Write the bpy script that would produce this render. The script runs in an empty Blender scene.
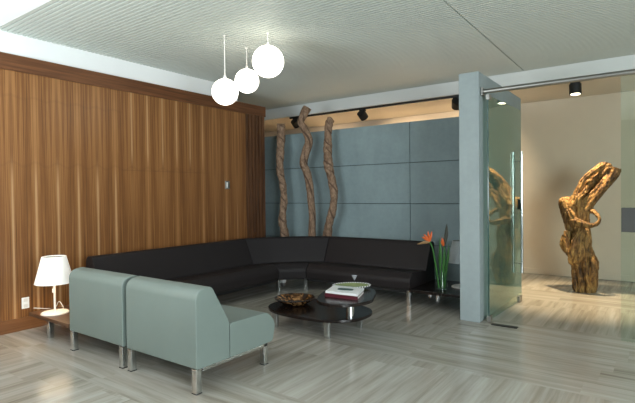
import bpy, bmesh, math, random
from mathutils import Vector, Matrix, noise as mnoise
random.seed(7)
S = bpy.context.scene
COL = S.collection
PI = math.pi

# ------------------------------------------------------------------ node helpers
class NT:
    def __init__(s, name):
        s.m = bpy.data.materials.new(name); s.m.use_nodes = True
        s.t = s.m.node_tree; s.t.nodes.clear()
        s.out = s.t.nodes.new('ShaderNodeOutputMaterial')
    def n(s, typ, **kw):
        x = s.t.nodes.new(typ)
        for k, v in kw.items(): setattr(x, k, v)
        return x
    def put(s, sock, v):
        if isinstance(v, bpy.types.NodeSocket): s.t.links.new(v, sock)
        else: sock.default_value = v
    def math(s, op, a, b=0.0, c=0.0, clamp=False):
        x = s.n('ShaderNodeMath', operation=op, use_clamp=clamp)
        s.put(x.inputs[0], a); s.put(x.inputs[1], b); s.put(x.inputs[2], c)
        return x.outputs[0]
    def step(s, v, a, b):      # smooth 0..1 from a to b
        x = s.n('ShaderNodeMapRange', interpolation_type='SMOOTHSTEP')
        s.put(x.inputs[0], v); x.inputs[1].default_value = a; x.inputs[2].default_value = b
        return x.outputs[0]
    def pos(s):
        c = s.n('ShaderNodeTexCoord'); x = s.n('ShaderNodeSeparateXYZ')
        s.t.links.new(c.outputs['Object'], x.inputs[0]); return x.outputs
    def xyz(s, a, b, c):
        x = s.n('ShaderNodeCombineXYZ')
        s.put(x.inputs[0], a); s.put(x.inputs[1], b); s.put(x.inputs[2], c); return x.outputs[0]
    def noise(s, vec=None, scale=5.0, detail=3.0, rough=0.5, dist=0.0):
        x = s.n('ShaderNodeTexNoise'); x.inputs['Scale'].default_value = scale
        x.inputs['Detail'].default_value = detail; x.inputs['Roughness'].default_value = rough
        x.inputs['Distortion'].default_value = dist
        if vec is None:
            c = s.n('ShaderNodeTexCoord'); vec = c.outputs['Object']
        s.t.links.new(vec, x.inputs['Vector']); return x.outputs[0]
    def mix(s, f, a, b, mode='MIX'):
        x = s.n('ShaderNodeMix', data_type='RGBA', blend_type=mode)
        s.put(x.inputs[0], f)
        for k, v in ((6, a), (7, b)):
            if isinstance(v, bpy.types.NodeSocket): s.t.links.new(v, x.inputs[k])
            else: x.inputs[k].default_value = (*v, 1) if len(v) == 3 else v
        return x.outputs[2]
    def ramp(s, f, stops):
        x = s.n('ShaderNodeValToRGB'); r = x.color_ramp
        while len(r.elements) < len(stops): r.elements.new(0.5)
        for e, (p, c) in zip(r.elements, stops): e.position = p; e.color = (*c, 1)
        s.put(x.inputs[0], f); return x.outputs[0]
    def bump(s, h, strength=0.2, dist=0.01):
        x = s.n('ShaderNodeBump'); x.inputs['Strength'].default_value = strength
        x.inputs['Distance'].default_value = dist; s.put(x.inputs['Height'], h); return x.outputs[0]
    def bsdf(s, color, rough=0.5, metal=0.0, normal=None, spec=0.5, **kw):
        x = s.n('ShaderNodeBsdfPrincipled')
        if isinstance(color, bpy.types.NodeSocket): s.t.links.new(color, x.inputs['Base Color'])
        else: x.inputs['Base Color'].default_value = (*color, 1)
        s.put(x.inputs['Roughness'], rough); x.inputs['Metallic'].default_value = metal
        x.inputs['Specular IOR Level'].default_value = spec
        if normal is not None: s.t.links.new(normal, x.inputs['Normal'])
        for k, v in kw.items(): s.put(x.inputs[k], v)
        s.t.links.new(x.outputs[0], s.out.inputs[0]); return x
    def end(s, sh): s.t.links.new(sh, s.out.inputs[0])

def plain(name, c, rough=0.5, metal=0.0, spec=0.5, var=0.06, scale=8.0, bump=0.0):
    t = NT(name); f = t.noise(scale=scale, detail=4)
    col = t.mix(f, tuple(v*(1-var) for v in c), tuple(min(1, v*(1+var)) for v in c))
    t.bsdf(col, rough, metal, t.bump(f, bump, 0.01) if bump else None, spec)
    return t.m

# ------------------------------------------------------------------ materials
def mat_wood_wall():
    t = NT('walnut_veneer'); X, Y, Z = t.pos()
    u = t.math('DIVIDE', t.math('SUBTRACT', Y, 1.99), 0.214)
    p = t.math('PINGPONG', u, 1.0)                      # book-matched leaves
    d = t.math('ABSOLUTE', t.math('SUBTRACT', t.math('FRACT', t.math('ADD', u, 0.5)), 0.5))
    g = t.noise(t.xyz(t.math('MULTIPLY', p, 7.0), t.math('MULTIPLY', Z, 0.35), 3.1), 2.0, 5, 0.62, 0.25)
    g2 = t.noise(t.xyz(t.math('MULTIPLY', p, 34.0), t.math('MULTIPLY', Z, 0.8), 1.3), 2.0, 3, 0.6)
    big = t.noise(t.xyz(t.math('MULTIPLY', Y, 0.9), t.math('MULTIPLY', Z, 0.25), 0.0), 1.6, 2)
    f = t.math('ADD', t.math('MULTIPLY', g, 0.62), t.math('MULTIPLY', g2, 0.28))
    f = t.math('ADD', f, t.math('MULTIPLY', big, 0.14))
    f = t.math('ADD', f, t.math('MULTIPLY', t.math('SUBTRACT', 0.25, d), 0.16))
    col = t.ramp(f, [(0.38, (0.098, 0.036, 0.010)), (0.50, (0.205, 0.084, 0.025)), (0.64, (0.34, 0.160, 0.056))])
    # sapwood seams: first flitch below, second flitch above the joint line
    lo = t.math('MULTIPLY', t.step(Y, 3.25, 3.15), t.step(Z, 1.75, 1.35))
    hi = t.math('MULTIPLY', t.math('MULTIPLY', t.step(Y, 3.1, 3.2), t.step(Y, 4.45, 4.3)), t.step(Z, 1.6, 1.85))
    far = t.math('MULTIPLY', t.step(Y, 4.2, 4.4), t.step(Z, 1.3, 0.9))
    amt = t.math('ADD', t.math('MAXIMUM', lo, hi), t.math('MULTIPLY', far, 0.5), clamp=True)
    amt = t.math('ADD', t.math('MULTIPLY', amt, 0.62), 0.05)
    wob = t.math('ADD', d, t.math('MULTIPLY', t.math('SUBTRACT', t.noise(t.xyz(0.0, u, t.math('MULTIPLY', Z, 1.3)), 2.0), 0.5), 0.05))
    seam = t.math('MULTIPLY', t.step(wob, 0.075, 0.02), amt)
    col = t.mix(seam, col, (0.52, 0.31, 0.15))
    # small cathedral marks in rows
    def row(z0, a):
        zz = t.math('SUBTRACT', Z, t.math('ADD', z0, t.math('MULTIPLY', t.math('COSINE', t.math('MULTIPLY', u, PI*2)), a)))
        return t.step(t.math('ABSOLUTE', zz), 0.022, 0.004)
    rows = t.math('MAXIMUM', row(1.62, 0.022), t.math('MULTIPLY', row(2.27, 0.012), t.step(Y, 3.2, 3.1)))
    rows = t.math('MULTIPLY', rows, t.step(Y, 4.4, 4.2))
    col = t.mix(t.math('MULTIPLY', rows, 0.11), col, (0.09, 0.04, 0.018))
    j = t.math('MULTIPLY', t.step(t.math('ABSOLUTE', t.math('SUBTRACT', Z, 1.60)), 0.006, 0.001), t.math('MULTIPLY', t.step(Y, 3.1, 3.2), t.step(Y, 4.5, 4.4)))
    col = t.mix(t.math('MULTIPLY', j, 0.25), col, (0.06, 0.03, 0.015))
    t.bsdf(col, 0.38, spec=0.4); return t.m

def mat_wood(name, a, b, axis='y', rough=0.38, s=1.0):
    t = NT(name); X, Y, Z = t.pos()
    if axis == 'y': v = t.xyz(t.math('MULTIPLY', X, 14.0*s), t.math('MULTIPLY', Y, 0.8*s), t.math('MULTIPLY', Z, 22.0*s))
    elif axis == 'x': v = t.xyz(t.math('MULTIPLY', X, 0.9*s), t.math('MULTIPLY', Y, 14.0*s), t.math('MULTIPLY', Z, 14.0*s))
    else: v = t.xyz(t.math('MULTIPLY', X, 14.0*s), t.math('MULTIPLY', Y, 20.0*s), t.math('MULTIPLY', Z, 0.7*s))
    f = t.noise(v, 2.0, 5, 0.6, 0.2)
    t.bsdf(t.ramp(f, [(0.3, a), (0.7, b)]), rough, spec=0.4); return t.m

def mat_concrete(name, c, var=0.16):
    t = NT(name); f = t.noise(scale=1.3, detail=6, rough=0.6, dist=0.6); h = t.noise(scale=22, detail=4)
    X, Y, Z = t.pos()
    tr = t.noise(t.xyz(t.math('MULTIPLY', X, 1.2), t.math('MULTIPLY', Y, 1.2), t.math('MULTIPLY', Z, 0.25)), 3.0, 4, 0.6, 0.8)
    k = t.math('ADD', t.math('MULTIPLY', f, 0.5), t.math('ADD', t.math('MULTIPLY', tr, 0.3), t.math('MULTIPLY', h, 0.2)))
    col = t.ramp(k, [(0.32, tuple(v*(1-var) for v in c)), (0.68, tuple(v*(1+var) for v in c))])
    t.bsdf(col, 0.62, normal=t.bump(h, 0.12, 0.004), spec=0.3); return t.m

def mat_floor():
    t = NT('veined_limestone'); X, Y, Z = t.pos()
    def vein(a, b):      # a runs across the vein, b along it
        tile = t.math('MULTIPLY', t.math('FLOOR', t.math('DIVIDE', a, 0.305)), 3.7)
        tl2 = t.math('MULTIPLY', t.math('FLOOR', t.math('DIVIDE', t.math('ADD', b, t.math('MULTIPLY', tile, 0.31)), 1.22)), 5.3)
        v = t.xyz(t.math('MULTIPLY', a, 7.0), t.math('ADD', t.math('MULTIPLY', b, 0.42), tl2), tile)
        n1 = t.noise(v, 1.9, 6, 0.62, 0.35)
        n2 = t.noise(t.xyz(t.math('MULTIPLY', a, 40.0), t.math('MULTIPLY', b, 0.8), tile), 1.5, 3)
        tone = t.noise(t.xyz(tile, tl2, 0.5), 1.7, 0)
        return t.math('ADD', t.math('ADD', t.math('MULTIPLY', n1, 0.66), t.math('MULTIPLY', n2, 0.12)), t.math('MULTIPLY', tone, 0.22))
    fy = vein(X, Y); fx = vein(Y, X)
    def band(v, lo, hi): return t.math('MULTIPLY', t.math('GREATER_THAN', v, lo), t.math('LESS_THAN', v, hi))
    my = t.math('FRACT', t.math('DIVIDE', t.math('SUBTRACT', Y, 1.74), 1.68))
    m = t.math('LESS_THAN', my, 0.36)                         # cross bands, every 1.68 m
    back = t.math('MULTIPLY', t.math('GREATER_THAN', Y, 4.02), t.math('GREATER_THAN', Y, 4.02))
    m = t.math('MULTIPLY', m, t.math('SUBTRACT', 1.0, back))
    m = t.math('MAXIMUM', m, t.math('MULTIPLY', t.math('GREATER_THAN', X, -1.62), band(Y, 3.42, 4.95)))
    m = t.math('MAXIMUM', m, band(Y, 6.15, 6.75))
    f = t.math('ADD', t.math('MULTIPLY', fx, m), t.math('MULTIPLY', fy, t.math('SUBTRACT', 1.0, m)))
    col = t.ramp(f, [(0.30, (0.165, 0.14, 0.108)), (0.40, (0.285, 0.26, 0.215)), (0.50, (0.375, 0.352, 0.302)), (0.64, (0.475, 0.458, 0.405))])
    t.bsdf(col, t.math('ADD', 0.13, t.math('MULTIPLY', f, 0.12)), spec=0.5); return t.m

def mat_glass(name, tint, ior=1.5):
    t = NT(name)
    tr = t.n('ShaderNodeBsdfTransparent'); tr.inputs[0].default_value = (*tint, 1)
    gl = t.n('ShaderNodeBsdfGlossy'); gl.inputs['Roughness'].default_value = 0.0
    gl.inputs[0].default_value = (0.95, 1.0, 0.97, 1)
    fr = t.n('ShaderNodeFresnel'); ge = t.n('ShaderNodeNewGeometry')
    t.put(fr.inputs[0], t.math('ADD', ior, t.math('MULTIPLY', ge.outputs['Backfacing'], 1/ior-ior)))
    mx = t.n('ShaderNodeMixShader')
    t.t.links.new(fr.outputs[0], mx.inputs[0]); t.t.links.new(tr.outputs[0], mx.inputs[1]); t.t.links.new(gl.outputs[0], mx.inputs[2])
    t.end(mx.outputs[0]); return t.m

def mat_emit(name, c, k, white=0.8):
    t = NT(name); f = t.noise(scale=3.0)
    t.bsdf((white, white, white*0.97), 0.3, **{'Emission Color': (*c, 1), 'Emission Strength': k}); return t.m

def mat_leather(name, c, rough, sc=260.0, bump=0.08, spec=0.5):
    t = NT(name); f = t.noise(scale=sc, detail=2); g = t.noise(scale=4.0, detail=3)
    col = t.mix(g, tuple(v*0.92 for v in c), tuple(v*1.08 for v in c))
    t.bsdf(col, rough, normal=t.bump(f, bump, 0.002), spec=spec); return t.m

def mat_drift():
    t = NT('driftwood'); X, Y, Z = t.pos()
    v = t.xyz(t.math('MULTIPLY', X, 16.0), t.math('MULTIPLY', Y, 16.0), t.math('MULTIPLY', Z, 3.2))
    f = t.noise(v, 1.6, 6, 0.65, 1.2); g = t.noise(scale=5.0, detail=3)
    k = t.math('ADD', t.math('MULTIPLY', f, 0.7), t.math('MULTIPLY', g, 0.3))
    col = t.ramp(k, [(0.38, (0.030, 0.012, 0.003)), (0.48, (0.16, 0.076, 0.020)), (0.59, (0.40, 0.225, 0.068)), (0.74, (0.66, 0.43, 0.16))])
    t.bsdf(col, 0.5, normal=t.bump(f, 0.9, 0.03), spec=0.4); return t.m

def mat_liana():
    t = NT('twisted_vine_bark'); X, Y, Z = t.pos()
    f = t.noise(t.xyz(t.math('MULTIPLY', X, 9.0), t.math('MULTIPLY', Y, 9.0), t.math('MULTIPLY', Z, 5.0)), 2.5, 5, 0.65, 1.0)
    col = t.ramp(f, [(0.30, (0.10, 0.058, 0.036)), (0.52, (0.255, 0.165, 0.108)), (0.75, (0.40, 0.28, 0.19))])
    at = t.n('ShaderNodeAttribute'); at.attribute_name = 'groove_shade'
    col = t.mix(t.step(at.outputs['Fac'], 0.94, 0.84), col, (0.10, 0.06, 0.04))  # shade of the twist grooves painted into the bark colour
    t.bsdf(col, 0.7, normal=t.bump(f, 0.25, 0.008), spec=0.2); return t.m

def mat_mottle():
    t = NT('tortoiseshell_lacquer'); f = t.noise(scale=13.0, detail=4, rough=0.6, dist=1.5)
    col = t.ramp(f, [(0.40, (0.012, 0.006, 0.003)), (0.52, (0.09, 0.04, 0.015)), (0.62, (0.36, 0.19, 0.07)), (0.75, (0.55, 0.36, 0.16))])
    t.bsdf(col, 0.22, spec=0.5); return t.m

def mat_beads():
    t = NT('black_white_beading'); X, Y, Z = t.pos()
    a = t.math('ARCTAN2', Y, X)
    s = t.math('GREATER_THAN', t.math('SINE', t.math('MULTIPLY', a, 34.0)), 0.0)
    t.bsdf(t.mix(s, (0.02, 0.02, 0.02), (0.8, 0.8, 0.78)), 0.35); return t.m

M = {}
M['wood_wall'] = mat_wood_wall()
M['wood_beam'] = mat_wood('walnut_beam', (0.080, 0.028, 0.010), (0.185, 0.074, 0.028), 'y')
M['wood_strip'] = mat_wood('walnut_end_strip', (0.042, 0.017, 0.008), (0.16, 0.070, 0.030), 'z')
M['wood_base'] = mat_wood('walnut_skirting', (0.12, 0.045, 0.016), (0.23, 0.10, 0.038), 'y')
M['wood_table'] = mat_wood('brown_table_wood', (0.055, 0.026, 0.013), (0.13, 0.066, 0.034), 'x')
M['wood_black'] = mat_wood('espresso_wood', (0.007, 0.005, 0.0045), (0.017, 0.011, 0.009), 'x', 0.22)
M['concrete'] = mat_concrete('blue_grey_concrete', (0.25, 0.326, 0.34))
M['concrete_fin'] = mat_concrete('pale_blue_grey_concrete', (0.275, 0.32, 0.323), 0.12)
M['floor'] = mat_floor()
M['plaster'] = plain('white_plaster', (0.88, 0.90, 0.90), 0.8, var=0.02, spec=0.2)
M['plaster_grey'] = plain('pale_grey_plaster', (0.66, 0.68, 0.66), 0.8, var=0.02, spec=0.2)
M['beige'] = plain('beige_paint', (0.66, 0.565, 0.445), 0.75, var=0.03, spec=0.2)
M['beige_ceiling'] = plain('cream_ceiling_paint', (0.74, 0.66, 0.55), 0.8, var=0.03, spec=0.2)
M['slat'] = plain('grey_green_metal_slats', (0.52, 0.55, 0.50), 0.5, var=0.03, spec=0.3)
M['slat_back'] = plain('slat_backing', (0.07, 0.075, 0.07), 0.8, var=0.03, spec=0.2)
M['chrome'] = plain('brushed_chrome', (0.62, 0.64, 0.64), 0.16, 1.0, var=0.04, scale=30)
M['steel'] = plain('satin_steel', (0.36, 0.35, 0.33), 0.38, 1.0, var=0.05, scale=30)
M['black_metal'] = plain('matt_black_metal', (0.012, 0.012, 0.012), 0.45, 0.0, spec=0.4)
M['green_leather'] = mat_leather('sage_green_leather', (0.180, 0.224, 0.203), 0.42, bump=0.05)
M['dark_leather'] = mat_leather('dark_brown_leather', (0.017, 0.0135, 0.0135), 0.55, bump=0.10, spec=0.25)
M['dark_leather_c'] = mat_leather('charcoal_leather', (0.017, 0.0145, 0.015), 0.6, bump=0.10, spec=0.2)
M['glass'] = mat_glass('greenish_glass', (0.91, 0.965, 0.94))
M['glass_door'] = mat_glass('green_tinted_door_glass', (0.74, 0.84, 0.79), 1.75)
M['glass_clear'] = mat_glass('clear_glass', (0.95, 0.98, 0.97), 1.4)
M['lock_grey'] = plain('dark_grey_lock_metal', (0.045, 0.045, 0.04), 0.6)
M['glass_edge'] = plain('dark_green_glass_edge', (0.02, 0.06, 0.05), 0.2)
M['white_paint'] = plain('white_enamel', (0.82, 0.80, 0.76), 0.35, var=0.02)
M['white_plastic'] = plain('white_plastic', (0.85, 0.85, 0.83), 0.4, var=0.02)
M['shade_grey'] = plain('pale_grey_lampshade', (0.42, 0.47, 0.49), 0.8, var=0.03)
M['shade_lit'] = mat_emit('glowing_white_shade', (1.0, 0.90, 0.76), 0.35)
M['globe'] = mat_emit('glowing_opal_glass', (1.0, 0.93, 0.80), 4.2)
M['lens'] = mat_emit('lit_spot_lens', (1.0, 0.86, 0.62), 9.0)
M['lens_off'] = plain('dark_spot_lens', (0.05, 0.05, 0.05), 0.15)
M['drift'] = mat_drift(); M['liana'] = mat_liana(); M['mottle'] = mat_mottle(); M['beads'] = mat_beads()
M['stem'] = plain('green_stem', (0.035, 0.15, 0.025), 0.4, var=0.3, scale=14)
M['orange'] = plain('orange_sepal', (0.68, 0.125, 0.02), 0.45, var=0.25, scale=30)
M['bract'] = plain('dark_purple_green_bract', (0.045, 0.05, 0.035), 0.45, var=0.3, scale=20)
M['bract_o'] = plain('olive_orange_bract', (0.30, 0.17, 0.07), 0.45, var=0.3, scale=20)
M['bk_white'] = plain('white_book_cover', (0.80, 0.81, 0.80), 0.3, var=0.02)
M['bk_pic'] = plain('dark_green_cover_picture', (0.03, 0.07, 0.055), 0.3, var=0.5, scale=40)
M['bk_maroon'] = plain('maroon_book_cover', (0.075, 0.006, 0.014), 0.35, var=0.15)
M['paper'] = plain('paper_edge', (0.72, 0.70, 0.66), 0.7, var=0.06, scale=60)
M['dish_green'] = plain('pale_olive_glaze', (0.20, 0.24, 0.10), 0.25, var=0.4, scale=12)
M['silver'] = plain('pale_silver', (0.7, 0.72, 0.72), 0.22, 0.8, var=0.04)
M['frost'] = plain('frosted_grey_glass', (0.33, 0.34, 0.37), 0.25, var=0.1)
M['rubber'] = plain('black_rubber', (0.015, 0.015, 0.015), 0.7)
M['seam'] = plain('dark_panel_joint', (0.035, 0.055, 0.06), 0.8)

# ------------------------------------------------------------------ mesh helpers
def finish(name, bm, mat, parent=None, bevel=0.0, seg=2, smooth=True, angle=35, loc=None, weld=True):
    if weld: bmesh.ops.remove_doubles(bm, verts=bm.verts, dist=1e-5)
    bmesh.ops.recalc_face_normals(bm, faces=bm.faces)
    if loc is not None: bmesh.ops.translate(bm, verts=bm.verts, vec=-Vector(loc))
    me = bpy.data.meshes.new(name); bm.to_mesh(me); bm.free()
    o = bpy.data.objects.new(name, me); COL.objects.link(o)
    me.materials.append(mat)
    if smooth:
        me.polygons.foreach_set('use_smooth', [True]*len(me.polygons))
        if not bevel: me.set_sharp_from_angle(angle=math.radians(angle))
    if bevel:
        b = o.modifiers.new('bevel', 'BEVEL'); b.width = bevel; b.segments = seg
        b.limit_method = 'ANGLE'; b.angle_limit = math.radians(40)
        w = o.modifiers.new('wn', 'WEIGHTED_NORMAL')
    if loc is not None: o.location = loc
    if parent is not None:
        o.parent = parent
        if loc is not None: o.location = Vector(loc) - parent.location
        else: o.location = -parent.location
    return o

def box(bm, x0, x1, y0, y1, z0, z1, rot=0.0):
    c = Vector(((x0+x1)/2, (y0+y1)/2, (z0+z1)/2))
    m = Matrix.Translation(c) @ Matrix.Rotation(rot, 4, 'Z') @ Matrix.Diagonal((x1-x0, y1-y0, z1-z0, 1))
    bmesh.ops.create_cube(bm, size=1.0, matrix=m)

def cyl(bm, p, q, r, r2=None, n=24):
    p, q = Vector(p), Vector(q); d = q-p
    m = Matrix.Translation((p+q)/2) @ d.to_track_quat('Z', 'Y').to_matrix().to_4x4()
    bmesh.ops.create_cone(bm, cap_ends=True, segments=n, radius1=r, radius2=r if r2 is None else r2, depth=d.length, matrix=m)

def lathe(bm, prof, c=(0, 0, 0), n=40, sx=1.0, sy=1.0, close=False):
    rings = []
    for r, z in prof:
        rings.append([bm.verts.new((c[0]+sx*r*math.cos(2*PI*k/n), c[1]+sy*r*math.sin(2*PI*k/n), c[2]+z)) for k in range(n)])
    for a, b in zip(rings, rings[1:] + ([rings[0]] if close else [])):
        for k in range(n): bm.faces.new((a[k], a[(k+1) % n], b[(k+1) % n], b[k]))
    if not close:
        for rg in (rings[0], rings[-1]):
            if prof[0 if rg is rings[0] else -1][0] > 1e-4: bm.faces.new(rg)

def catmull(pts, sub=8, closed=False):
    P = [Vector(p) for p in pts]; n = len(P); out = []
    for i in range(n if closed else n-1):
        if closed: a, b, c, d = P[(i-1) % n], P[i], P[(i+1) % n], P[(i+2) % n]
        else: a, b, c, d = P[max(i-1, 0)], P[i], P[i+1], P[min(i+2, n-1)]
        for k in range(sub):
            t = k/sub
            out.append(0.5*((2*b) + (c-a)*t + (2*a-5*b+4*c-d)*t*t + (3*b-a-3*c+d)*t**3))
    if not closed: out.append(P[-1].copy())
    return out

def tube(bm, pts, rads, n=16, sub=8, ridge=None, cap=True, flat=1.0):
    path = catmull(pts, sub); R = catmull([(r, 0, 0) for r in rads], sub)
    lay = (bm.verts.layers.float.get('groove_shade') or bm.verts.layers.float.new('groove_shade')) if ridge else None
    rings = []; prev = None
    for i, p in enumerate(path):
        t = (path[min(i+1, len(path)-1)] - path[max(i-1, 0)]).normalized()
        if prev is None:
            u = t.cross(Vector((0.3, 1, 0.2))).normalized()
        else:
            u = (prev - t*prev.dot(t)).normalized()
        prev = u; v = t.cross(u); ring = []
        for k in range(n):
            a = 2*PI*k/n; r = max(R[i].x, 0.0005)
            if ridge: r *= ridge(a, i/(len(path)-1), p)
            ring.append(bm.verts.new(p + u*math.cos(a)*r + v*math.sin(a)*r*flat))
        rings.append(ring)
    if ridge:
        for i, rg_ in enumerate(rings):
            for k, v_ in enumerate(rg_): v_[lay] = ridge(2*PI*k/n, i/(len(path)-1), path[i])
    for a, b in zip(rings, rings[1:]):
        for k in range(n): bm.faces.new((a[k], a[(k+1) % n], b[(k+1) % n], b[k]))
    if cap: bm.faces.new(rings[0][::-1]); bm.faces.new(rings[-1])

def prism(bm, poly, z0, z1):
    a = [bm.verts.new((x, y, z0)) for x, y in poly]; b = [bm.verts.new((x, y, z1)) for x, y in poly]
    bm.faces.new(a[::-1]); bm.faces.new(b)
    for k in range(len(poly)):
        j = (k+1) % len(poly); bm.faces.new((a[k], a[j], b[j], b[k]))

def fillet(poly, rad, seg=6):
    out = []; n = len(poly)
    for i in range(n):
        p = Vector(poly[i]); a = Vector(poly[i-1]); b = Vector(poly[(i+1) % n]); r = rad[i] if isinstance(rad, (list, tuple)) else rad
        if r <= 0: out.append(tuple(p)); continue
        da, db = (a-p), (b-p); ang = da.angle(db)
        t = min(r/math.tan(ang/2), da.length*0.49, db.length*0.49); r = t*math.tan(ang/2)
        c = p + (da.normalized()+db.normalized()).normalized()*(r/math.sin(ang/2))
        s, e = p+da.normalized()*t - c, p+db.normalized()*t - c
        a0 = math.atan2(s.y, s.x); a1 = math.atan2(e.y, e.x); dd = (a1-a0+PI) % (2*PI) - PI
        for k in range(seg+1):
            w = a0+dd*k/seg; out.append((c.x+r*math.cos(w), c.y+r*math.sin(w)))
    return out

def thing(name, loc, label, cat, group=None):
    o = bpy.data.objects.new(name, None); COL.objects.link(o); o.location = loc
    o.empty_display_size = 0.1
    return tag(o, label, cat, group)
def tag(o, label, cat, group=None):
    o['label'] = label; o['category'] = cat
    if group: o['group'] = group
    return o
def struct(name, bm, mat, **kw):
    kw.setdefault('smooth', False); o = finish(name, bm, mat, **kw); o['kind'] = 'structure'; return o
def dup(root, loc, label, group=None):
    r = root.copy(); COL.objects.link(r); r.location = loc; r['label'] = label
    if group: r['group'] = group
    for ch in list(root.children):
        c = ch.copy(); COL.objects.link(c); c.parent = r
        for g in list(ch.children):
            d = g.copy(); COL.objects.link(d); d.parent = c
    return r
def B(): return bmesh.new()

# ------------------------------------------------------------------ the setting
XL = -5.05
CZ = 2.875
b = B(); box(b, -7.6, 3.5, -3.0, 8.2, -0.12, 0.0); struct('floor', b, M['floor'])
b = B(); box(b, XL-0.2, XL, -3.0, 5.17, 0.0, 2.515); struct('wall_left', b, M['wood_wall'])
b = B()
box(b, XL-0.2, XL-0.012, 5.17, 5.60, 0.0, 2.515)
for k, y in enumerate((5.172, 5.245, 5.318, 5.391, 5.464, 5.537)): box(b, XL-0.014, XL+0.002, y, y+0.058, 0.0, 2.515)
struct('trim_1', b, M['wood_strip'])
b = B(); box(b, XL-0.2, XL+0.015, -3.0, 5.612, 2.515, 2.67); struct('trim_2', b, M['wood_beam'])
b = B(); box(b, XL-0.2, XL-0.004, -3.0, 5.02, 2.67, CZ+0.05); struct('trim_3', b, M['plaster'])
b = B(); box(b, XL-0.0, XL+0.014, -3.0, 5.60, 0.0, 0.125); struct('baseboard_left', b, M['wood_base'])
# slatted ceiling, white plaster in front of it
b = B(); box(b, -7.6, 3.5, -3.0, 1.87, CZ-0.004, CZ+0.12); struct('trim_4', b, M['plaster'])
b = B(); box(b, -7.6, 3.5, 1.87, 6.655, CZ+0.03, CZ+0.12); struct('trim_5', b, M['slat_back'])
b = B(); y = 1.88
while y < 6.64:
    box(b, -7.6, -1.449, y, y+0.027, CZ, CZ+0.024); box(b, -1.437, 3.5, y, y+0.027, CZ, CZ+0.024); y += 0.046
struct('ceiling', b, M['slat'])
# soffit and the lower ceiling behind it
b = B(); box(b, -7.6, 3.5, 6.655, 6.70, 2.69, CZ+0.12); struct('trim_6', b, M['plaster_grey'])
b = B(); box(b, -7.6, 3.5, 6.70, 8.2, 2.70, 2.80); struct('ceiling_back', b, M['beige_ceiling'])
b = B(); box(b, -7.6, 3.5, 8.06, 8.2, 0.0, 2.72); struct('wall_far', b, M['beige'])
b = B(); box(b, -7.6, 3.5, 8.045, 8.06, 0.006, 0.085); struct('baseboard_far', b, M['beige'])
b = B(); box(b, -7.75, -7.6, 4.9, 8.2, 0.0, CZ+0.1); struct('wall_side', b, M['beige'])
b = B(); box(b, -7.6, XL-0.2, 4.9, 5.02, 0.0, CZ+0.1); struct('wall_recess', b, M['beige'])
b = B(); box(b, 3.5, 3.6, 3.4, 8.2, 0.0, CZ+0.1); struct('wall_right', b, M['plaster'])
# concrete wall of large panels with open joints
b = B()
zs = [0.0, 0.573, 1.147, 1.725, 2.30]; xs = [-7.5, -5.9, -2.86, -1.452]
for i in range(3):
    for j in range(4):
        box(b, xs[i]+0.004, xs[i+1]-0.004, 6.20, 6.25, zs[j]+0.004, zs[j+1]-(0.004 if j < 3 else 0))
struct('wall_back', b, M['concrete'], bevel=0.002, seg=1, smooth=True)
b = B(); box(b, -7.5, -1.452, 6.216, 6.30, 0.0, 2.29); struct('trim_7', b, M['seam'])
b = B(); box(b, -1.65, -1.45, 4.744, 6.50, 0.0, 2.493); struct('wall_fin', b, M['concrete_fin'], bevel=0.006, seg=2, smooth=True)

# ------------------------------------------------------------------ glass wall and door
gw = thing('glass_wall_panel', (0.5, 4.83, 0.0), 'fixed clear glass panel at the right edge beside the open doorway', 'glass panel')
b = B(); box(b, -0.272, 3.4, 4.824, 4.836, 0.004, 2.28); finish('pane', b, M['glass'], gw, smooth=False)
b = B(); box(b, -0.268, -0.13, 4.80, 4.86, 0.945, 1.152); o = finish('lock_keeper', b, M['lock_grey'], gw, bevel=0.004)
o['label'] = 'dark grey lock box'
rail = thing('door_header_rail', (-0.5, 4.83, 2.28), 'horizontal stainless steel rail above the doorway running into the concrete pillar', 'rail')
b = B(); cyl(b, (-1.452, 4.83, 2.30), (3.45, 4.83, 2.30), 0.023); finish('tube', b, M['steel'], rail)
b = B(); box(b, -1.449, -1.425, 4.79, 4.87, 2.26, 2.34); finish('wall_flange', b, M['steel'], rail, bevel=0.004)

ang = math.atan2(-(-1.339+1.386), 1.14)
door = thing('glass_door', (-1.386, 4.83, 0.0), 'open frameless glass door folded back against the concrete pillar', 'door')
door.rotation_euler.z = ang
def dpart(name, bm, mat, **kw):
    o = finish(name, bm, mat, **kw); o.parent = door; return o
b = B(); box(b, -0.006, 0.006, 0.0, 1.14, 0.018, 2.258); dpart('pane', b, M['glass_door'], smooth=False)
b = B(); box(b, -0.0065, 0.0065, -0.003, -0.0005, 0.018, 2.262); dpart('front_edge', b, M['glass_edge'], smooth=False)
b = B(); box(b, -0.018, 0.018, -0.012, 0.055, 0.004, 0.06); dpart('pivot_shoe', b, M['steel'], bevel=0.003)
b = B(); box(b, -0.018, 0.018, -0.012, 0.055, 2.215, 2.270); dpart('top_clamp', b, M['steel'], bevel=0.003)
b = B(); box(b, -0.016, 0.016, 1.02, 1.135, 0.006, 0.075); dpart('bottom_bolt', b, M['steel'], bevel=0.003)
b = B(); box(b, -0.024, 0.024, 1.075, 1.145, 1.09, 1.21); o = dpart('lock', b, M['black_metal'], bevel=0.003)
for sgn in (-1, 1):
    b = B(); x = sgn*0.05
    cyl(b, (x, 1.0, 0.36), (x, 1.0, 1.76), 0.0145)
    hb = dpart('handle_bar', b, M['chrome'])
    for z in (0.47, 1.65):
        b = B(); cyl(b, (sgn*0.007, 1.0, z), (x, 1.0, z), 0.008); s_ = finish('standoff', b, M['steel']); s_.parent = hb
cl = B(); box(cl, -1.34, -1.10, 4.73, 4.79, 0.0, 0.006)
tag(finish('floor_spring_plate', cl, M['black_metal']), 'dark metal strip set in the floor at the foot of the glass door', 'floor plate')

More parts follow.
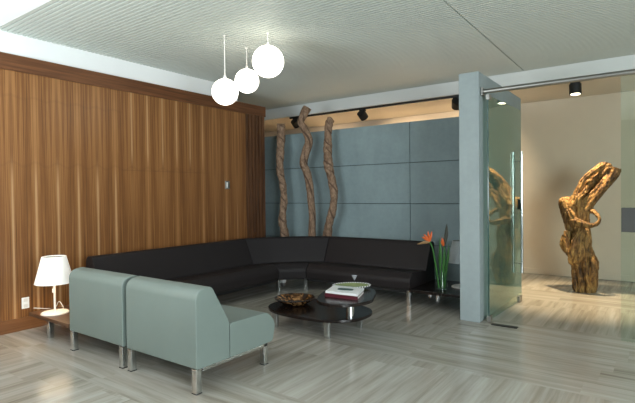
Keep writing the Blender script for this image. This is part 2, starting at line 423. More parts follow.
# ------------------------------------------------------------------ lounge chairs
def leg(bm, x, y, z1, s=0.045):
    box(bm, x-s/2, x+s/2, y-s/2, y+s/2, 0.004, z1)
def xprism(bm, prof, x0, x1):     # profile in (y, z)
    a = [bm.verts.new((x0, p, q)) for p, q in prof]; c = [bm.verts.new((x1, p, q)) for p, q in prof]
    bm.faces.new(a); bm.faces.new(c[::-1])
    for k in range(len(prof)):
        j = (k+1) % len(prof); bm.faces.new((a[k], c[k], c[j], a[j]))
BACK = fillet([(0.0, 0.165), (0.0, 0.675), (0.135, 0.695), (0.292, 0.42), (0.292, 0.165)], [0.012, 0.075, 0.05, 0.10, 0.006])
SEAT = fillet([(0.299, 0.165), (0.299, 0.405), (0.69, 0.40), (0.785, 0.31), (0.745, 0.165)], [0.006, 0.025, 0.09, 0.10, 0.03])
def make_chair(loc, label, group):
    W2 = 0.394
    t = thing('lounge_chair', (0, 0, 0), label, 'chair', group)
    b = B(); xprism(b, BACK, -W2, W2); finish('back_cushion', b, M['green_leather'], t, bevel=0.02, seg=4)
    b = B(); xprism(b, SEAT, -W2, W2); finish('seat_cushion', b, M['green_leather'], t, bevel=0.02, seg=4)
    b = B()
    for x in (-W2+0.03, W2-0.03): box(b, x-0.0225, x+0.0225, 0.06, 0.69, 0.140, 0.1645)
    for y in (0.08, 0.675): box(b, -W2+0.0525, W2-0.0525, y-0.012, y+0.012, 0.142, 0.162)
    finish('frame', b, M['chrome'], t, bevel=0.003)
    for x in (-W2+0.03, W2-0.03):
        for y in (0.024, 0.675):
            b = B(); leg(b, x, y, 0.1645); lg = finish('leg', b, M['chrome'], t, bevel=0.003)
            b = B(); box(b, x-0.024, x+0.024, y-0.024, y+0.024, 0.0, 0.006); finish('foot_pad', b, M['rubber'], lg)
    t.location = loc
    return t
ch = make_chair((-2.825, 2.014, 0), 'sage green armless lounge chair nearest the camera with its whole seat showing', 'green lounge chairs')
dup(ch, (-3.662, 2.014, 0), 'sage green armless lounge chair beside the lit table lamp', 'green lounge chairs')

# ------------------------------------------------------------------ sofa in three sections
SB = fillet([(0.0, 0.175), (0.0, 0.68), (0.12, 0.69), (0.27, 0.36), (0.27, 0.175)], [0.01, 0.07, 0.05, 0.08, 0.006])
SS = fillet([(0.274, 0.175), (0.274, 0.345), (0.66, 0.378), (0.745, 0.30), (0.725, 0.175)], [0.006, 0.015, 0.07, 0.075, 0.03])
D = 0.745
def sweep(bm, prof, ends):
    rings = []
    for bk, fr in ends:
        bk, fr = Vector(bk), Vector(fr)
        rings.append([bm.verts.new((*(bk+(fr-bk)*(d/D)), z)) for d, z in prof])
    for a, c in zip(rings, rings[1:]):
        for k in range(len(prof)):
            j = (k+1) % len(prof); bm.faces.new((a[k], c[k], c[j], a[j]))
    bm.faces.new(rings[0]); bm.faces.new(rings[-1][::-1])
def sofa(label, ends, mat, legs, base, fd=0.69):
    t = thing('sofa_section', base, label, 'sofa', 'dark leather corner sofa sections')
    b = B(); sweep(b, SB, ends); finish('backrest', b, mat, t, bevel=0.012, seg=3)
    b = B(); sweep(b, SS, ends); finish('seat', b, mat, t, bevel=0.012, seg=3)
    b = B(); sweep(b, [(0.05, 0.142), (0.05, 0.1745), (fd, 0.1745), (fd, 0.142)], ends); finish('frame', b, M['black_metal'], t, smooth=False)
    for x, y in legs:
        b = B(); box(b, x-0.0225, x+0.0225, y-0.0225, y+0.0225, 0.0, 0.1745); finish('leg', b, M['chrome'], t, bevel=0.003)
def lerp2(e, k): return ((e[0][0]+(e[1][0]-e[0][0])*k), (e[0][1]+(e[1][1]-e[0][1])*k))
def shift(e, dx, dy): return tuple((p[0]+dx, p[1]+dy) for p in e)
E0 = ((-4.80, 2.56), (-4.07, 2.56))
E1 = ((-4.80, 4.77), (-4.045, 4.735))
E2 = ((-3.855, 5.735), (-3.80, 4.985))
E3 = ((-2.315, 5.735), (-2.315, 4.985))
sofa('long dark brown leather sofa section along the wood wall', [E0, shift(E1, 0, -0.003)], M['dark_leather'],
     [(-4.74, 2.62), (-4.15, 2.62), (-4.74, 4.70)], (-4.4, 3.7, 0))
EMS = []
for k in range(1, 8):
    q = k/8; bx = [Vector(E1[0]), Vector((-4.60, 5.40)), Vector(E2[0])]; fx = [Vector(E1[1]), Vector((-3.95, 4.88)), Vector(E2[1])]
    EMS.append(tuple(tuple(c[0]*(1-q)**2+c[1]*2*q*(1-q)+c[2]*q*q) for c in (bx, fx)))
sofa('dark leather angled corner sofa section below the three twisted poles', [shift(E1, 0.0, 0.003), *EMS, shift(E2, -0.004, 0.0)], M['dark_leather_c'],
     [(-4.10, 4.775), (-3.845, 5.055), (-4.70, 4.86), (-3.92, 5.66)], (-4.2, 5.1, 0), 0.56)
sofa('dark brown leather sofa section along the concrete wall ending at the flower vase', [shift(E2, 0.003, 0.0), E3], M['dark_leather'],
     [(-2.345, 5.035), (-2.350, 5.67), (-3.79, 5.67)], (-3.0, 5.4, 0))

# ------------------------------------------------------------------ lamp tables and lamps
def lamp_table(label, x0, x1, y0, y1, wood, legs, h=0.212):
    t = thing('side_table', ((x0+x1)/2, (y0+y1)/2, 0), label, 'table')
    b = B(); box(b, x0, x1, y0, y1, h-0.032, h); finish('tabletop', b, wood, t, bevel=0.003)
    for x, y in legs:
        b = B(); box(b, x-0.0225, x+0.0225, y-0.0225, y+0.0225, 0.0, h-0.032); finish('leg', b, M['chrome'], t, bevel=0.003)
    return t
lamp_table('low brown wooden side table under the lit table lamp', -4.83, -4.09, 2.02, 2.53, M['wood_table'],
           [(-4.56, 2.09), (-4.56, 2.46), (-4.14, 2.09), (-4.14, 2.46)])
lamp_table('low dark wooden side table under the flower vase beside the concrete pillar', -2.28, -1.665, 4.90, 5.66, M['wood_black'],
           [(-2.22, 5.60), (-1.72, 5.60), (-1.70, 5.10)], 0.218)

def table_lamp(loc, label, lit):
    t = thing('table_lamp', (0, 0, 0), label, 'lamp')
    b = B(); lathe(b, [(0.0, 0), (0.118, 0), (0.12, 0.006), (0.112, 0.014), (0.02, 0.02), (0.0, 0.02)]); finish('base', b, M['white_paint'], t)
    b = B(); cyl(b, (0, 0, 0.018), (0, 0, 0.40), 0.0095, n=16); finish('stem', b, M['white_paint'], t)
    b = B(); lathe(b, [(0.166, 0.285), (0.103, 0.532), (0.100, 0.532), (0.163, 0.285)], n=48, close=True)
    sh = finish('shade', b, M['shade_lit'] if lit else M['shade_grey'], t)
    b = B(); lathe(b, [(0.101, 0.524), (0.060, 0.518), (0.060, 0.512), (0.101, 0.518)], n=40, close=True); finish('shade_ring', b, M['steel'], sh)
    b = B(); lathe(b, [(0, 0.40), (0.018, 0.40), (0.02, 0.43), (0.035, 0.46), (0.03, 0.50), (0, 0.515)], n=24); finish('bulb', b, M['shade_lit'] if lit else M['white_plastic'], t)
    b = B(); cyl(b, (0.045, -0.035, 0.235), (0.045, -0.035, 0.41), 0.0022, n=8); pc = finish('pull_chain', b, M['steel'], t)
    b = B(); cyl(b, (0.045, -0.035, 0.205), (0.045, -0.035, 0.24), 0.009, 0.006, n=12); finish('knob', b, M['white_paint'], pc)
    t.location = loc
    return t
table_lamp((-4.585, 2.145, 0.212), 'lit white table lamp with cone shade on the low table by the wood wall', True)
table_lamp((-1.83, 5.34, 0.218), 'unlit grey shaded table lamp mostly hidden behind the concrete pillar', False)
b = B(); tube(b, [(-4.69, 2.27, 0.219), (-4.73, 2.29, 0.222), (-4.79, 2.28, 0.27), (-4.86, 2.26, 0.20), (-5.03, 2.15, 0.20)], [0.003]*5, 8)
tag(finish('lamp_cord', b, M['white_plastic']), 'thin white cord running from the lit table lamp to the wall', 'cord')

def wall_plate(name, label, cat, y, z, w, h, parts):
    t = thing(name, (XL, y, z), label, cat)
    b = B(); box(b, XL, XL+0.008, y-w/2, y+w/2, z-h/2, z+h/2); finish('cover_plate', b, parts[0], t, bevel=0.002)
    return t
t = wall_plate('wall_outlet', 'white wall outlet low on the wood wall beside the lit lamp', 'outlet', 2.083, 0.262, 0.068, 0.108, [M['white_plastic']])
for dz in (-0.028, 0.028):
    b = B(); box(b, XL+0.008, XL+0.011, 2.083-0.018, 2.083+0.018, 0.262+dz-0.016, 0.262+dz+0.016); finish('socket', b, M['paper'], t, bevel=0.001)
t = wall_plate('wall_switch', 'small steel wall switch high on the wood wall above the sofa', 'switch', 4.785, 1.44, 0.085, 0.115, [M['steel']])
b = B(); box(b, XL+0.008, XL+0.02, 4.765, 4.782, 1.40, 1.48); finish('rocker', b, M['white_paint'], t, bevel=0.002)
t = thing('floor_outlet', (-4.32, 5.14, 0), 'small white floor outlet box seen under the sofa corner', 'outlet')
b = B(); box(b, -4.345, -4.295, 5.115, 5.165, 0.0, 0.05); finish('pedestal', b, M['steel'], t, bevel=0.002)
b = B(); box(b, -4.35, -4.29, 5.11, 5.17, 0.05, 0.098); finish('socket_box', b, M['white_plastic'], t, bevel=0.004)

# ------------------------------------------------------------------ coffee table and what is on it
ct = thing('coffee_table', (-2.65, 3.70, 0), 'two-tier dark wooden coffee table with oval lower top and chrome legs', 'table')
poly = []
for k in range(72):
    a = 2*PI*k/72; c, s = math.cos(a), math.sin(a); e = 2/2.5
    poly.append((-2.665+0.525*math.copysign(abs(c)**e, c), 3.70+0.355*math.copysign(abs(s)**e, s)))
b = B(); prism(b, poly, 0.172, 0.20); finish('lower_top', b, M['wood_black'], ct, bevel=0.004)
up = catmull([(-2.387, 3.285, 0), (-2.53, 3.60, 0), (-2.600, 3.885, 0), (-2.415, 4.04, 0), (-2.155, 3.88, 0), (-2.03, 3.65, 0), (-1.975, 3.46, 0), (-2.076, 3.235, 0), (-2.25, 3.195, 0)], 8, True)
b = B(); prism(b, [(p.x, p.y) for p in up], 0.372, 0.40); finish('upper_top', b, M['wood_black'], ct, bevel=0.004)
b = B(); cyl(b, (-2.24, 3.585, 0.20), (-2.24, 3.585, 0.372), 0.038, n=32); finish('post', b, M['chrome'], ct)
for x, y in ((-3.055, 3.51), (-2.425, 3.49), (-2.36, 3.945), (-3.01, 3.945)):
    b = B(); box(b, x-0.028, x+0.028, y-0.016, y+0.016, 0.0, 0.172); finish('leg', b, M['chrome'], ct, bevel=0.003)

bw = thing('decorative_bowl', (-2.95, 3.70, 0.20), 'wide shallow bowl with mottled brown lacquer on the lower table top', 'bowl')
b = B(); lathe(b, [(0.0, 0.011), (0.075, 0.011), (0.13, 0.028), (0.185, 0.063), (0.196, 0.068), (0.203, 0.065), (0.19, 0.053), (0.135, 0.016), (0.085, 0.0), (0.0, 0.0)], (-2.96, 3.70, 0.20), 56)
finish('bowl_body', b, M['mottle'], bw)
b = B(); lathe(b, [(0.197, 0.063), (0.203, 0.063), (0.203, 0.070), (0.197, 0.071)], (-2.96, 3.70, 0.20), 56, close=True); o = finish('rim', b, M['rubber'], bw)

def quad_box(bm, q, z0, z1): prism(bm, q, z0, z1)
Q = [(-2.385, 3.40), (-2.065, 3.425), (-2.155, 3.69), (-2.465, 3.655)]
mb = thing('book', (-2.27, 3.54, 0.40), 'maroon hardback book underneath the white book', 'book')
def grow(q, k, dx=0, dy=0):
    cx = sum(p[0] for p in q)/4; cy = sum(p[1] for p in q)/4
    return [(cx+(x-cx)*k+dx, cy+(y-cy)*k+dy) for x, y in q]
b = B(); quad_box(b, Q, 0.4, 0.403); quad_box(b, Q, 0.425, 0.428)
a0, a1 = Vector(Q[0]), Vector(Q[1]); nrm = Vector((0.0, 0.005))
quad_box(b, [tuple(a0), tuple(a1), tuple(a1+nrm), tuple(a0+nrm)], 0.403, 0.425)
finish('cover', b, M['bk_maroon'], mb, smooth=False, weld=False)
b = B(); quad_box(b, grow(Q, 0.965), 0.403, 0.425); o = finish('pages', b, M['paper'], mb, smooth=False); o['label'] = 'pale paper page block'
wb = thing('book', (-2.27, 3.55, 0.428), 'white book with a dark green cover picture on the upper table top', 'book')
Q2 = grow(Q, 0.985, -0.002, 0.008)
b = B(); quad_box(b, Q2, 0.4285, 0.448); finish('cover', b, M['bk_white'], wb, bevel=0.002)
ctr = Vector(Q2[0])*0.25+Vector(Q2[1])*0.25+Vector(Q2[2])*0.25+Vector(Q2[3])*0.25
pic = fillet([(ctr.x-0.055, ctr.y-0.045), (ctr.x+0.095, ctr.y-0.02), (ctr.x+0.055, ctr.y+0.055), (ctr.x-0.09, ctr.y+0.035)], 0.03, 5)
b = B(); prism(b, pic, 0.448, 0.4492); finish('cover_picture', b, M['bk_pic'], wb, smooth=False)

ds = thing('oval_dish', (-2.375, 3.83, 0.40), 'shallow oval dish with beaded black and white rim behind the white book', 'dish')
ds.rotation_euler.z = math.radians(38)
def dishpart(name, bm, mat):
    o = finish(name, bm, mat); o.parent = ds; return o
b = B(); lathe(b, [(0, 0.008), (0.10, 0.008), (0.155, 0.030), (0.165, 0.032), (0.165, 0.026), (0.11, 0.0), (0, 0.0)], (0, 0, 0), 48, 1.05, 0.72); dishpart('dish_body', b, M['dish_green'])
b = B(); lathe(b, [(0.150, 0.028), (0.172, 0.036), (0.177, 0.032), (0.172, 0.024), (0.155, 0.020)], (0, 0, 0), 64, 1.05, 0.72, close=True); dishpart('beaded_rim', b, M['beads'])
gs = thing('small_goblet', (-2.43, 3.975, 0.40), 'tiny stemmed grey glass at the far edge of the upper table top', 'glass')
b = B(); lathe(b, [(0, 0), (0.024, 0), (0.024, 0.003), (0.004, 0.007), (0.004, 0.05), (0, 0.05)], (-2.43, 3.975, 0.40), 20); finish('stem', b, M['glass_clear'], gs)
b = B(); lathe(b, [(0.004, 0.05), (0.028, 0.095), (0.026, 0.095), (0.004, 0.053)], (-2.43, 3.975, 0.40), 20, close=True); finish('cup', b, M['frost'], gs)

# ------------------------------------------------------------------ vase of bird of paradise flowers
VX, VY, VZ = -1.965, 5.06, 0.218
vs = thing('glass_vase', (VX, VY, VZ), 'clear cylindrical glass vase holding bird of paradise stems on the dark side table', 'vase')
b = B(); lathe(b, [(0, 0.012), (0.062, 0.012), (0.064, 0.21), (0.067, 0.21), (0.065, 0.0), (0, 0.0)], (VX, VY, VZ), 36); finish('vase_body', b, M['glass_clear'], vs)
def petal(bm, p, q, w, bend=(0, 0, 0), th=0.006):
    p, q = Vector(p), Vector(q); m = (p+q)/2 + Vector(bend)
    tube(bm, [p, p*0.6+m*0.4, m, q*0.6+m*0.4, q], [w*0.25, w*0.85, w, w*0.6, 0.001], 10, 4, flat=0.4)
FL = [((VX-0.03, VY), (-2.095, 5.05, 0.745), [(-2.245, 5.04, 0.712), ], [(-2.165, 5.04, 0.835), (-2.115, 5.05, 0.872), (-2.075, 5.06, 0.868), (-2.19, 5.05, 0.80), (-2.09, 5.03, 0.82)], 'bract_o',
       'open orange bird of paradise flower leaning towards the sofa'),
      ((VX+0.02, VY+0.01), (-1.935, 5.06, 0.70), [(-1.900, 5.06, 0.955)], [(-1.955, 5.05, 0.805), (-1.94, 5.05, 0.79), (-1.915, 5.06, 0.80), (-1.965, 5.06, 0.77)], 'bract',
       'bird of paradise bud with a dark upright tip and orange base')]
for (sx, sy), top, bt, pts, bm_, lab in FL:
    t = thing('bird_of_paradise_flower', (sx, sy, VZ+0.02), lab, 'flower', 'bird of paradise flowers in the vase')
    b = B(); tp = Vector(top); s0 = Vector((sx, sy, VZ+0.02))
    tube(b, [s0, s0.lerp(tp, 0.4)+Vector((0.012, 0, 0.02)), s0.lerp(tp, 0.8)+Vector((0.015, 0, 0.02)), tp], [0.008, 0.008, 0.007, 0.008], 10, 6); finish('stem', b, M['stem'], t)
    b = B(); petal(b, tp, bt[0], 0.024 if bm_ == 'bract' else 0.016, (0.01, 0, 0.01)); finish('bract', b, M[bm_], t)
    for q in pts:
        b = B(); petal(b, tp+Vector((0, 0, 0.005)), q, 0.016, (random.uniform(-0.008, 0.008), 0, 0.005)); finish('petal', b, M['orange'], t)
for k, (dx, dy, tx, ty, tz, w) in enumerate([(0.0, -0.015, -1.985, 5.06, 0.80, 0.018), (0.03, 0.02, -1.885, 5.07, 0.74, 0.016), (-0.035, 0.02, -2.085, 5.08, 0.70, 0.012),
                                             (0.015, -0.03, -1.925, 5.03, 0.66, 0.014), (-0.01, 0.03, -2.005, 5.07, 0.62, 0.012), (0.035, -0.005, -1.895, 5.05, 0.60, 0.012)]):
    b = B(); s0 = Vector((VX+dx, VY+dy, VZ+0.02)); tp = Vector((tx, ty, tz))
    tube(b, [s0, s0.lerp(tp, 0.35), s0.lerp(tp, 0.7)+Vector((0.006, 0, 0)), tp], [0.006, 0.007, w, 0.001], 10, 6, flat=0.45)
    names = ['tallest upright green leaf stalk in the middle of the vase', 'green leaf stalk leaning towards the pillar lamp, outermost in the vase', 'thin green leaf stalk leaning towards the sofa under the open flower',
             'shorter green leaf stalk at the near side of the vase', 'short green leaf stalk at the back of the vase', 'shortest green leaf stalk at the pillar side of the vase']
    tag(finish('leaf_stalk', b, M['stem']), names[k], 'leaf', 'green leaf stalks in the vase')

# ------------------------------------------------------------------ twisted vine poles
def vine(pts, rr, tw, lab, seed, y=5.95):
    top = pts[0]; bot = pts[-1]
    P = [(x, y+0.03*math.sin(i*1.7+seed), z) for i, (x, z) in enumerate(pts)]
    P += [(bot[0]+0.01, y, bot[1]*0.5), (bot[0], y, 0.0)]
    n = len(P)
    def ridge(a, s, p):
        w = tw*s*36
        return 1.02 - 0.20*(1-abs(math.sin(1.5*a + w)))**2.2 + 0.07*math.cos(2*a + w*0.7 + seed) + 0.05*(mnoise.noise(Vector((math.cos(a), math.sin(a), s*14+seed)))) 
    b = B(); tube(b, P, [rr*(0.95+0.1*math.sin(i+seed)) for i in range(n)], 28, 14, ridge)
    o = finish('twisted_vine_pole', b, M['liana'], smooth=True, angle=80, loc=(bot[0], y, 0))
    tag(o, lab, 'wooden pole', 'twisted wooden poles behind the sofa')
vine([(-5.017, 2.45), (-5.031, 2.266), (-5.014, 1.988), (-5.023, 1.695), (-5.006, 1.466), (-4.976, 1.21), (-4.981, 0.887), (-4.955, 0.668)], 0.066, 2.3,
     'straightest twisted vine pole, next to the end of the wood wall', 0.4)
vine([(-4.488, 2.655), (-4.544, 2.524), (-4.578, 2.425), (-4.537, 2.312), (-4.46, 2.141), (-4.483, 1.956), (-4.545, 1.796), (-4.53, 1.676), (-4.458, 1.517), (-4.403, 1.267), (-4.399, 1.033), (-4.423, 0.689)], 0.064, 0.8,
     'tallest twisted vine pole, reaching above the track, middle of three', 1.9)
vine([(-4.027, 2.415), (-4.04, 2.365), (-4.087, 2.22), (-4.105, 2.039), (-4.075, 1.856), (-4.062, 1.719), (-4.045, 1.537), (-3.994, 1.299), (-3.985, 1.089), (-4.054, 0.908), (-4.128, 0.7)], 0.067, 1.7,
     'wavy twisted vine pole farthest from the wood wall, bent to one side at its foot', 3.3)

# ------------------------------------------------------------------ driftwood sculpture
SY = 6.97
KX0, KX1, KX2 = -1.2968, 0.004451, 0.0000222
KZ0, KZ1, KZ2 = 1.8342, -0.0000791, -0.00512
def rg(f1, amp, seed, tw=1.2):        # sharp weathered furrows that run along the grain
    def f(a, s, p):
        g = 1 - abs(math.sin(f1*0.5*a + tw*s + seed + 0.9*mnoise.noise(p*5)))
        h = 1 - abs(math.sin(f1*1.0*a - tw*0.6*s + 2*seed + 0.8*mnoise.noise(p*7)))
        return 1.09 - amp*2.3*g**2.4 - amp*1.1*h**3 + 0.22*mnoise.noise(Vector((math.cos(a)*1.7, math.sin(a)*1.7, p.z*4+seed)))
    return f
def cp(cx, cy): return (KX0 + KX1*cx + KX2*cy, KZ0 + KZ1*cx + KZ2*cy)
b = B()
def body(rows, dep, f, dy=0.0, n=96, sub=8):
    """rows of (left, right, height) in a drawing grid; dep = depth / width"""
    ctr = []; hw = []
    for l, r, h in rows:
        a = cp(l, h); c_ = cp(r, h); ctr.append(((a[0]+c_[0])/2, SY+dy, (a[1]+c_[1])/2)); hw.append((c_[0]-a[0])/2)
    P = catmull(ctr, sub); H = [v.x for v in catmull([(v, 0, 0) for v in hw], sub)]; rings = []
    for i, p in enumerate(P):
        ring = []
        for k in range(n):
            a = 2*PI*k/n; m = f(a, i/(len(P)-1), p)
            ring.append(b.verts.new((p.x+H[i]*m*math.cos(a), p.y+H[i]*m*dep*math.sin(a), p.z)))
        rings.append(ring)
    for q, w_ in zip(rings, rings[1:]):
        for k in range(n): b.faces.new((q[k], q[(k+1) % n], w_[(k+1) % n], w_[k]))
    b.faces.new(rings[0][::-1]); b.faces.new(rings[-1])
def limb(pts, rads, f=None, n=48, sub=10, flat=1.0):     # (grid x, grid y, depth), radius in metres
    tube(b, [(*[cp(x, y)[0], SY+dy, cp(x, y)[1]],) for x, y, dy in pts], rads, n, sub, f, True, flat)
# foot and trunk
body([(92, 137, 361), (86, 141, 352), (83, 145, 330), (80, 146, 305), (78, 143, 280), (76, 134, 262), (74, 127, 240)], 0.85, rg(9, 0.16, 0.4))
body([(84, 118, 300), (74, 125, 270), (66, 127, 245), (64, 126, 220), (68, 125, 200), (66, 124, 180), (62, 122, 160), (62, 126, 140), (72, 122, 125), (84, 108, 116)], 0.8, rg(7, 0.20, 1.3), 0.01)
# bulge of the shoulder
body([(66, 92, 205), (60, 92, 185), (54, 92, 160), (48, 88, 140), (48, 82, 126), (60, 78, 118)], 0.9, rg(5, 0.22, 2.2), -0.02)
# folds that hang over the foot
limb([(108, 190, -0.10), (100, 220, -0.14), (92, 250, -0.15), (84, 275, -0.13), (80, 290, -0.08)], [0.045, 0.055, 0.06, 0.045, 0.012], rg(4, 0.2, 0.2))
limb([(118, 195, -0.09), (120, 225, -0.12), (112, 250, -0.14), (100, 275, -0.14), (90, 286, -0.12)], [0.035, 0.045, 0.045, 0.035, 0.01], rg(4, 0.2, 3.2))
limb([(72, 205, -0.08), (70, 235, -0.11), (76, 258, -0.12), (86, 278, -0.10)], [0.04, 0.045, 0.04, 0.012], rg(4, 0.2, 4.2))
# raised limb: smooth lower beam, thin broken upper edge, recessed sheet between them
limb([(104, 175, 0.0), (112, 150, -0.01), (127, 128, -0.01), (150, 103, -0.01), (172, 78, -0.01), (186, 58, 0.0), (192, 46, 0.0)], [0.085, 0.078, 0.068, 0.064, 0.066, 0.07, 0.055], rg(4, 0.12, 2.6))
limb([(80, 140, -0.04), (92, 118, -0.06), (102, 95, -0.06), (115, 72, -0.05), (138, 53, -0.04), (160, 38, -0.02), (170, 40, 0.0)], [0.06, 0.04, 0.030, 0.030, 0.034, 0.032, 0.03], rg(6, 0.26, 3.9))
limb([(95, 135, 0.06), (115, 108, 0.08), (138, 84, 0.08), (160, 62, 0.06), (180, 48, 0.03)], [0.07, 0.055, 0.05, 0.05, 0.045], rg(4, 0.15, 1.4))
limb([(92, 130, 0.08), (106, 104, 0.09), (124, 80, 0.085), (146, 62, 0.07), (166, 50, 0.05)], [0.06, 0.06, 0.06, 0.055, 0.04], rg(4, 0.15, 2.4))
limb([(146, 74, 0.02), (158, 60, 0.0), (170, 48, 0.0), (182, 46, 0.0)], [0.02, 0.045, 0.055, 0.045], rg(4, 0.16, 5.4))
limb([(92, 140, -0.09), (100, 122, -0.10), (112, 108, -0.08), (122, 92, -0.05), (128, 78, -0.02)], [0.035, 0.032, 0.026, 0.020, 0.012], rg(5, 0.28, 0.9))
limb([(126, 262, -0.05), (134, 280, -0.09), (136, 305, -0.11), (128, 335, -0.10)], [0.015, 0.04, 0.045, 0.02], rg(4, 0.2, 1.7))
limb([(64, 215, -0.06), (60, 240, -0.05), (68, 262, -0.04)], [0.03, 0.045, 0.02], rg(4, 0.2, 2.7))
limb([(88, 210, -0.13), (104, 232, -0.155), (116, 255, -0.14), (118, 285, -0.12)], [0.015, 0.035, 0.035, 0.012], rg(4, 0.22, 0.7))
limb([(76, 150, -0.10), (86, 165, -0.13), (92, 185, -0.12), (98, 205, -0.10)], [0.03, 0.04, 0.035, 0.02], rg(4, 0.25, 2.9))
# hooked branch
limb([(84, 178, -0.10), (98, 180, -0.15), (115, 184, -0.18), (132, 187, -0.18), (147, 183, -0.16), (153, 173, -0.13), (147, 162, -0.10), (136, 153, -0.06), (124, 148, 0.0)],
     [0.055, 0.052, 0.042, 0.032, 0.026, 0.022, 0.024, 0.03, 0.04], rg(3, 0.16, 0.3), 24)
o = finish('driftwood_sculpture', b, M['drift'], smooth=True, angle=180, loc=(-0.75, SY, 0), weld=False)
rm = o.modifiers.new('remesh', 'REMESH'); rm.mode = 'VOXEL'; rm.voxel_size = 0.0065; rm.use_smooth_shade = True
sm = o.modifiers.new('smooth', 'SMOOTH'); sm.iterations = 1; sm.factor = 0.5
tx = bpy.data.textures.new('driftwood_grain', 'CLOUDS'); tx.noise_scale = 0.03; tx.noise_depth = 3
dm = o.modifiers.new('grain', 'DISPLACE'); dm.texture = tx; dm.strength = 0.018; dm.mid_level = 0.5; dm.texture_coords = 'LOCAL'
tag(o, 'tall gnarled golden driftwood sculpture standing in the lit room beyond the glass door', 'sculpture')

# ------------------------------------------------------------------ pendant globes
def from_cam(px, py, dist):
    return None
def pendant(P, r, lab):
    t = thing('pendant_globe_lamp', P, lab, 'lamp', 'pendant globes on thin rods')
    b = B(); bmesh.ops.create_uvsphere(b, u_segments=40, v_segments=24, radius=r, matrix=Matrix.Translation(P)); finish('globe', b, M['globe'], t)
    b = B(); cyl(b, (P[0], P[1], P[2]+r*0.98), (P[0], P[1], P[2]+r+0.03), 0.018, 0.012, 16); finish('cap', b, M['white_paint'], t)
    b = B(); cyl(b, (P[0], P[1], P[2]+r+0.02), (P[0], P[1], CZ), 0.0045, n=10); finish('cord', b, M['white_paint'], t)
    b = B(); cyl(b, (P[0], P[1], CZ-0.008), (P[0], P[1], CZ), 0.014, n=20); finish('ceiling_rose', b, M['white_paint'], t)
pendant((-3.489, 3.296, 2.317), 0.1295, 'lowest glowing globe pendant, nearest the wood wall')
pendant((-3.601, 3.722, 2.520), 0.129, 'smallest looking glowing globe pendant, between the other two')
pendant((-3.107, 3.508, 2.597), 0.155, 'largest and highest glowing globe pendant')

# ------------------------------------------------------------------ ceiling track and spotlights
b = B(); box(b, -5.45, -0.66, 6.715, 6.75, 2.662, 2.70)
tag(finish('lighting_track', b, M['black_metal'], bevel=0.002), 'long black lighting track on the ceiling behind the poles and pillar', 'track')
def spot(x, tilt, lab, lit, y=6.7325):
    t = thing('track_spotlight', (x, y, 2.662), lab, 'spotlight', 'black track spotlights')
    b = B(); box(b, x-0.055, x+0.055, y-0.017, y+0.017, 2.632, 2.662); finish('adapter', b, M['black_metal'], t, bevel=0.002)
    b = B(); cyl(b, (x, y, 2.60), (x, y, 2.633), 0.014, n=12); finish('swivel', b, M['black_metal'], t)
    d = Vector(tilt).normalized(); c = Vector((x, y, 2.572))
    b = B(); cyl(b, c-d*0.062, c+d*0.062, 0.07, n=28); finish('head', b, M['black_metal'], t)
    b = B(); cyl(b, c+d*0.0622, c+d*0.0645, 0.052, n=28); o = finish('lens', b, M['lens'] if lit else M['lens_off'], t)
    return c+d*0.07, d
heads = []
heads.append(spot(-5.32, (0.0, 0.75, -0.65), 'black track spotlight between the first and middle twisted poles', True))
heads.append(spot(-3.93, (0.10, 0.75, -0.65), 'black track spotlight right of the twisted poles above the concrete wall', True))
heads.append(spot(-2.37, (-0.30, 0.75, -0.6), 'black track spotlight just beside the concrete pillar', True))
heads.append(spot(-0.86, (0.03, -0.06, -1.0), 'lit black track spotlight above the driftwood sculpture', True))

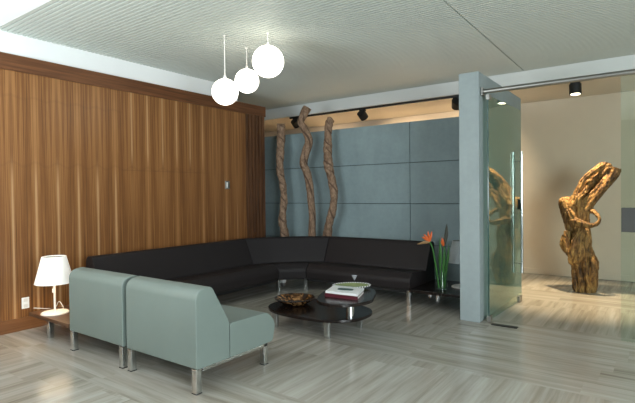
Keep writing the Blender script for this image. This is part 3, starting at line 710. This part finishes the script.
# ------------------------------------------------------------------ lights
def light(name, typ, loc, energy, color, **kw):
    l = bpy.data.lights.new(name, typ); l.energy = energy; l.color = color
    for k, v in kw.items(): setattr(l, k, v)
    o = bpy.data.objects.new(name, l); COL.objects.link(o); o.location = loc; return o
def aim(o, p): o.rotation_euler = (Vector(p)-o.location).to_track_quat('-Z', 'Y').to_euler()
for i, (c, d) in enumerate(heads[:3]):
    l = light('spot_beam', 'SPOT', c+d*0.01, (170, 260, 150)[i], (1.0, 0.80, 0.55), spot_size=math.radians(110), spot_blend=0.9, shadow_soft_size=0.04); aim(l, c+d)
c, d = heads[3]
l = light('spot_beam', 'SPOT', c+d*0.01, 500, (1.0, 0.76, 0.46), spot_size=math.radians(60), spot_blend=0.7, shadow_soft_size=0.04); aim(l, c+d)
light('lamp_bulb', 'POINT', (-4.585, 2.145, 0.62), 10, (1.0, 0.72, 0.42), shadow_soft_size=0.03)
w = light('window_daylight', 'AREA', (3.35, -1.0, 1.6), 260, (0.88, 0.97, 1.0), shape='RECTANGLE', size=2.0, size_y=1.9); aim(w, (-3.0, 3.4, 1.1))
w = light('window_daylight_side', 'AREA', (3.35, 1.5, 1.6), 95, (0.88, 0.97, 1.0), shape='RECTANGLE', size=1.1, size_y=1.9); aim(w, (-3.0, 3.4, 1.1))
w = light('added_ceiling_uplight', 'AREA', (-3.7, -0.9, 1.3), 230, (0.86, 0.96, 1.0), shape='RECTANGLE', size=2.6, size_y=1.4); aim(w, (-3.75, -0.1, 3.2))  # added fill lamp, no window here; aimed up to brighten the ceiling

wd = bpy.data.worlds.new('daylight'); S.world = wd; wd.use_nodes = True
bg = wd.node_tree.nodes['Background']; bg.inputs[0].default_value = (0.75, 0.88, 0.95, 1); bg.inputs[1].default_value = 0.12

# ------------------------------------------------------------------ camera
f_px = 475.0
cam = bpy.data.cameras.new('camera'); cam.sensor_fit = 'HORIZONTAL'; cam.sensor_width = 36.0; cam.lens = f_px/635*36.0
co = bpy.data.objects.new('camera', cam); COL.objects.link(co); S.camera = co
y_, p_, r_ = math.radians(35.8), math.radians(-0.93), math.radians(-0.63)
fw = Vector((-math.sin(y_)*math.cos(p_), math.cos(y_)*math.cos(p_), math.sin(p_)))
rt = Vector((math.cos(y_), math.sin(y_), 0)); upv = rt.cross(fw)
r2 = rt*math.cos(r_)+upv*math.sin(r_); u2 = -rt*math.sin(r_)+upv*math.cos(r_)
mw = Matrix((r2, u2, -fw)).transposed().to_4x4(); mw.translation = Vector((0, 0, 1.3)); co.matrix_world = mw
cam.clip_start = 0.05

vs_ = S.view_settings; vs_.view_transform = 'Standard'; vs_.look = 'None'; vs_.gamma = 1.0; vs_.use_curve_mapping = False; vs_.exposure = 0.0
S.cycles.use_denoising = True
S.cycles.max_bounces = 10; S.cycles.transparent_max_bounces = 12
